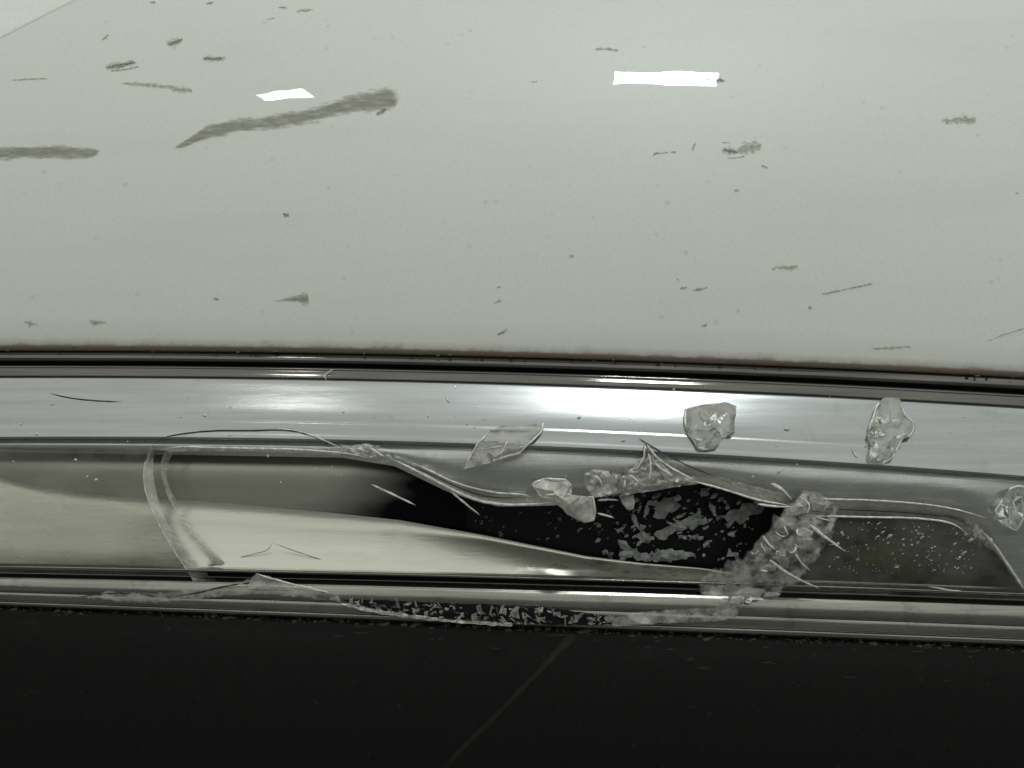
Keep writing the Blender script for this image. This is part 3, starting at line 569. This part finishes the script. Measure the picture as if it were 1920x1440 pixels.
# ------------------------------------------------------------------ loose shards
def shard(name, poly, mt, label, cat, base, thick=0.0016, rough=0.0011, sd=0.0, tilt=(0, 0), step=13, smooth_=False, group=None, bev=2.0, parent=None, jag=2.2, rim=0):
    pl = jagged(poly, 6, jag, sd); n0 = len(pl); cx = sum(p[0] for p in pl) / n0; cy = sum(p[1] for p in pl) / n0
    P = list(pl); E = [(i, (i + 1) % n0) for i in range(n0)]; rs = random.Random(int(sd * 10) + 3)
    x0, x1, y0, y1 = min(p[0] for p in pl), max(p[0] for p in pl), min(p[1] for p in pl), max(p[1] for p in pl)
    for _ in range(max(4, int((x1 - x0) * (y1 - y0) / step ** 2 * 0.6))):
        p = (rs.uniform(x0, x1), rs.uniform(y0, y1))
        if inside(p, pl) and min(math.hypot(p[0] - a[0], p[1] - a[1]) for a in pl) > bev: P.append(p)
    vs_, es_, fs_, *_ = delaunay_2d_cdt([Vector(p) for p in P], E, [], 1, 0.01); n = len(vs_)
    bd = {}
    for f in fs_:
        for a, b in zip(f, list(f[1:]) + [f[0]]): bd[(a, b)] = 1
    V = []
    for v in vs_:
        yb = base(v.x, v.y) + (v.x - cx) * tilt[0] * 0.000125 + (v.y - cy) * tilt[1] * 0.000125; dm = min(math.hypot(v.x - a[0], v.y - a[1]) for a in pl)
        k = min(1, dm / 10); V.append(U(v.x, v.y, yb - thick * (0.45 + 0.55 * k) - rough * k * abs(noise.noise(Vector((v.x * .045, v.y * .045, sd + 20)))) * 2))
    for v in vs_:
        yb = base(v.x, v.y) + (v.x - cx) * tilt[0] * 0.000125 + (v.y - cy) * tilt[1] * 0.000125; V.append(U(v.x, v.y, yb - 0.0001))
    F = [tuple(f) for f in fs_] + [tuple(i + n for i in reversed(f)) for f in fs_] + [(b, a, a + n, b + n) for (a, b) in bd if (b, a) not in bd]
    o = link(name, V, F, mt, parent, sm=smooth_)
    if label: tag(o, label, cat, group)
    if rim:                                   # bright fractured rim, as pieces along the outline
        for k in range(rim):
            ln = rs.randint(3, max(4, n0 // 4)); st = rs.randrange(n0); seg = [pl[(st + q_) % n0] for q_ in range(ln)]
            seg = [(lerp(x, cx, 0.04), lerp(yv, cy, 0.04)) for x, yv in seg]
            tube('fractured_rim', seg, rs.uniform(1.0, 2.6), EDGE, o, dep=lambda x, yv: base(x, yv) + (x - cx) * tilt[0] * 0.000125 + (yv - cy) * tilt[1] * 0.000125 - thick * 0.55, lift=0.0001, sides=5)
        for k in range(rim // 2):
            a = (lerp(cx, rs.choice(pl)[0], 0.2), lerp(cy, rs.choice(pl)[1], 0.2)); b2 = rs.choice(pl); b2 = (lerp(cx, b2[0], 0.8), lerp(cy, b2[1], 0.8))
            tube('fractured_rim', [a, b2], rs.uniform(1.0, 2.2), EDGE, o, dep=lambda x, yv: base(x, yv) + (x - cx) * tilt[0] * 0.000125 + (yv - cy) * tilt[1] * 0.000125 - thick, lift=0.0004, sides=5, wob=2)
    return o
Z = lambda l, ox, oy: [(x / 2.4 + ox, yv / 2.4 + oy) for x, yv in l]
shard('lens_shard', Z([(740, 575), (780, 495), (800, 460), (870, 390), (1000, 355), (1100, 332), (1108, 370), (1100, 405), (1030, 470), (1000, 500), (850, 550)], 560, 640), GLASSW, 'long pointed shard lying by the bright lamp glare on the ledge', 'shard', sdep, sd=1.1, tilt=(0, -0.35), thick=0.0022, rim=5)
shard('lens_shard', Z([(775, 305), (850, 285), (960, 275), (1010, 290), (1008, 330), (1000, 410), (950, 430), (930, 465), (910, 485), (840, 490), (815, 450), (775, 390)], 960, 640), GLASSG, 'matte grey squarish shard on the ledge right of the lamp glare', 'shard', sdep, sd=2.2, thick=0.0016, rough=0.003, step=10, rim=4)
shard('lens_shard', Z([(620, 250), (685, 255), (720, 330), (755, 365), (760, 400), (735, 435), (710, 430), (670, 500), (655, 530), (600, 562), (560, 540), (550, 515), (560, 465), (540, 430), (570, 330), (590, 275)], 1400, 640), GLASSW, 'bright upright faceted shard reaching over the dark upper rim', 'shard', lambda x, y: min(sdep(x, y), -0.0012 + bulge(x)), sd=3.3, thick=0.0026, rough=0.0034, step=12, rim=8)
shard('lens_shard', Z([(1115, 765), (1150, 710), (1185, 660), (1230, 650), (1275, 660), (1285, 760), (1245, 800), (1215, 860), (1140, 820)], 1400, 640), GLASS, 'clear kite shaped shard cut off by the right picture edge', 'shard', sdep, sd=4.4, thick=0.0026, rough=0.0018, rim=8)
shard('lens_shard', Z([(1045, 640), (1100, 615), (1200, 620), (1230, 640), (1225, 690), (1330, 700), (1340, 760), (1330, 810), (1285, 820), (1210, 780), (1140, 710), (1090, 700)], 560, 640), GLASSF, 'pale frosted jagged shard stuck to the hole edge left of the spike', 'shard', lambda x, y: sdep(x, y) - 0.001, sd=5.5, thick=0.002, rough=0.0016, rim=5)
shard('lens_shard', [(955, 1100), (970, 1092), (1050, 1100), (1054, 1125), (1040, 1138), (1000, 1130), (958, 1116)], make_frost('dull_grey_shard', (0.16, 0.16, 0.145), 0.75), 'flat dull grey shard lying across the slot under the hole', 'shard', rimdep, sd=6.6, thick=0.0008, rough=0.0003)
for pts, r in [([(1211, 836), (1206, 862), (1190, 885)], 1.8), ([(1215, 850), (1222, 875), (1216, 900)], 2.2), ([(1228, 868), (1245, 884), (1262, 892)], 2.4), ([(1180, 890), (1192, 898), (1200, 908)], 2.6), ([(1172, 900), (1170, 915)], 2.0), ([(1112, 892), (1124, 898), (1130, 912)], 2.4), ([(1128, 884), (1142, 896)], 2.0), ([(692, 840), (706, 848), (722, 856)], 2.6), ([(668, 840), (684, 846)], 2.0), ([(1508, 935), (1520, 950), (1512, 966)], 2.2), ([(1470, 985), (1478, 1004)], 2.2)]:
    tube('splinter_or_glint', pts, r, EDGE, lens, lift=0.0034, r1=r * 0.5, wob=2)  # short pale tubes painted in as glints on the broken plastic
# broken fragments still hanging together in the crushed zone
rf = random.Random(5)
def fragments(n, line, spread, size, rough=0.0010, rim=0):
    for i in range(n):
        t = rf.random(); k = t * (len(line) - 1); a = line[int(k)]; b = line[min(int(k) + 1, len(line) - 1)]; f = k - int(k)
        cx, cy = lerp(a[0], b[0], f) + rf.gauss(0, spread), lerp(a[1], b[1], f) + rf.gauss(0, spread * 0.8); r = rf.uniform(*size); an = rf.uniform(0, 6.28); m = rf.choice((5, 6, 7)); st = rf.uniform(1.2, 2.4)
        pl = []
        for q_ in range(m):
            th = q_ / m * 6.283; x, yv = math.cos(th) * r * st * rf.uniform(.6, 1.1), math.sin(th) * r * rf.uniform(.5, 1.1); pl.append((cx + x * math.cos(an) - yv * math.sin(an), cy + x * math.sin(an) + yv * math.cos(an)))
        zz = rf.uniform(0.0004, 0.0022); shard('lens_fragment', pl, rf.choice((GLASS, GLASS, GLASSW, GLASSW)), None, None, lambda x, y: sdep(x, y) - zz, sd=20 + i * 1.37, thick=rf.uniform(0.0004, 0.0010), rough=rough, tilt=(rf.uniform(-.45, .45), rf.uniform(-.45, .45)), step=8, parent=lens, rim=rim, jag=1.2)
fragments(17, [(1515, 945), (1500, 975), (1475, 1010), (1445, 1050), (1410, 1085), (1360, 1105)], 24, (8, 18), 0.0002, 1)
fragments(9, [(640, 842), (690, 845), (735, 862)], 4, (4, 8))
fragments(12, [(1110, 905), (1140, 905), (1170, 905), (1210, 875), (1250, 890)], 8, (5, 11))
fragments(5, [(1818, 985), (1845, 1010), (1870, 1030)], 4, (4, 9))
# chips inside the dark hole
def indep(x, y): return 0.0030 + bulge(x)
CHIPM = make_frost('grey_chip_plastic', (0.52, 0.54, 0.52), 0.8)
def chip(poly, label, sd, dep=indep):
    o = shard('lens_chip', poly, CHIPM, label, 'chip', dep, thick=0.0008, rough=0.0005, sd=sd, step=9, jag=9)
    a = o.data.attributes.new('fade', 'FLOAT', 'POINT'); a.data.foreach_set('value', [1.0] * len(o.data.vertices)); return o
chip(Z([(600, 725), (660, 715), (735, 700), (752, 745), (735, 775), (660, 803), (635, 785), (645, 750)], 960, 640), 'largest grey chip lying in the black hole under the spike', 7.1)
chip(Z([(935, 790), (1000, 760), (1060, 735), (1110, 720), (1128, 750), (1095, 785), (1040, 810), (975, 822)], 960, 640), 'long grey chip at the right end of the black hole', 7.7)
chip(Z([(635, 860), (700, 830), (770, 800), (830, 775), (860, 790), (800, 830), (730, 860), (660, 893)], 960, 640), 'slanting narrow grey chip in the middle of the black hole', 8.3)
chip(Z([(485, 900), (510, 895), (540, 935), (600, 955), (640, 975), (600, 990), (545, 975), (505, 940)], 960, 640), 'curved grey chip at the lower left of the black hole', 8.8)
chip(Z([(640, 955), (720, 940), (800, 950), (825, 965), (780, 990), (700, 995), (640, 985)], 960, 640), 'wide grey chip at the foot of the black hole', 9.2)
chip(Z([(540, 870), (570, 860), (610, 885), (612, 905), (575, 900)], 960, 640), 'small chip just above the curved chip at the left of the black hole', 9.6)
chip(Z([(850, 660), (870, 655), (885, 690), (865, 705), (845, 690)], 960, 640), 'small chip high in the hole right below the long strand', 9.9)
V = []; F = []
def bits(n, box, size, dep):
    for i in range(n):
        x, yv = random.uniform(box[0], box[2]), random.uniform(box[1], box[3]); r = random.choice((1, 1, 1.4, 2.4)) * random.uniform(*size) * 0.000125; c = U(x, yv, dep(x, yv)); s = len(V); a0 = random.random() * 6
        st = random.uniform(0.8, 2.4)
        for k in range(5):
            a = k * 2 * math.pi / 5; p = Vector((math.cos(a) * r * st * random.uniform(.5, 1.2), 0, math.sin(a) * r * random.uniform(.5, 1.2))); ca, sa = math.cos(a0 if st > 1.6 and random.random() < .2 else -0.5), math.sin(a0 if st > 1.6 and random.random() < .2 else -0.5)
            V.append(c + Vector((p.x * ca + p.z * sa, random.uniform(-.4, .4) * r, -p.x * sa + p.z * ca)))
        V.append(c + Vector((0, -r * 0.8, 0))); F.extend([(s + k, s + (k + 1) % 5, s + 5) for k in range(5)])
rg = random.Random(12)
for i in range(26):                       # flakes of torn reflector coating swirling round the hole's right end
    an = rg.uniform(-0.4, 3.4); rr = rg.uniform(25, 105); x = 1290 + rr * math.cos(an) * 1.15; yv = 962 + rr * math.sin(an) * 0.62
    if not inside((x, yv), H1) or yv > shelf_top(x) - 6: continue
    ln = rg.uniform(7, 22); wd = rg.uniform(2.5, 6.5); ta = math.atan2(math.cos(an) * 0.62, -math.sin(an) * 1.15); pl = []
    for k in range(8):
        th = k / 8 * 6.283; a, b = math.cos(th) * ln * rg.uniform(.7, 1.2), math.sin(th) * wd * rg.uniform(.5, 1.3) + 0.012 * (math.cos(th) * ln) ** 2; pl.append((x + a * math.cos(ta) - b * math.sin(ta), yv + a * math.sin(ta) + b * math.cos(ta)))
    crumple('coating_flake', pl, CHIPM, lamp, sd=50 + i, hgt=0.0008, lift=rg.uniform(0.0006, 0.002), dep=indep, fadew=2, amp=3, step=6)
bits(150, (1120, 920, 1420, 1050), (1.2, 4.0), lambda x, y: random.uniform(0.0, 0.004) + bulge(x))
bits(60, (760, 950, 1150, 1010), (0.8, 2.6), lambda x, y: 0.004 + bulge(x))
bits(210, (1555, 980, 1830, 1075), (0.5, 1.5), lambda x, y: lens_dep(x, y) - 0.0001)
o = link('crumbs', V, F, CHIPM, None, sm=False, attr=[1.0] * len(V)); o['kind'] = 'stuff'; tag(o, 'tiny grey plastic crumbs scattered inside the dark lamp cavity', 'crumbs')
V = []; F = []
bits(70, (20, 725, 1900, 905), (0.7, 1.9), lambda x, y: sdep(x, y) - 0.0002)
o = link('dust', V, F, make_frost('pale_dust', (0.8, 0.8, 0.75), 0.85), None, sm=False, attr=[1.0] * len(V)); o['kind'] = 'stuff'; tag(o, 'pale plastic dust sprinkled over the chrome ledge', 'dust')
# hairline scratches on the ledge
for pts in ([(92, 737), (130, 746), (175, 751), (228, 753)],): tube('scratch', pts, 0.8, CRACK, lamp)
for pts in ([(612, 712), (606, 704), (625, 692)], [(1598, 842), (1603, 852), (1608, 858)], [(1462, 886), (1472, 876)], [(836, 745), (842, 754)]): tube('scratch', pts, 1.6, EDGE, lamp)
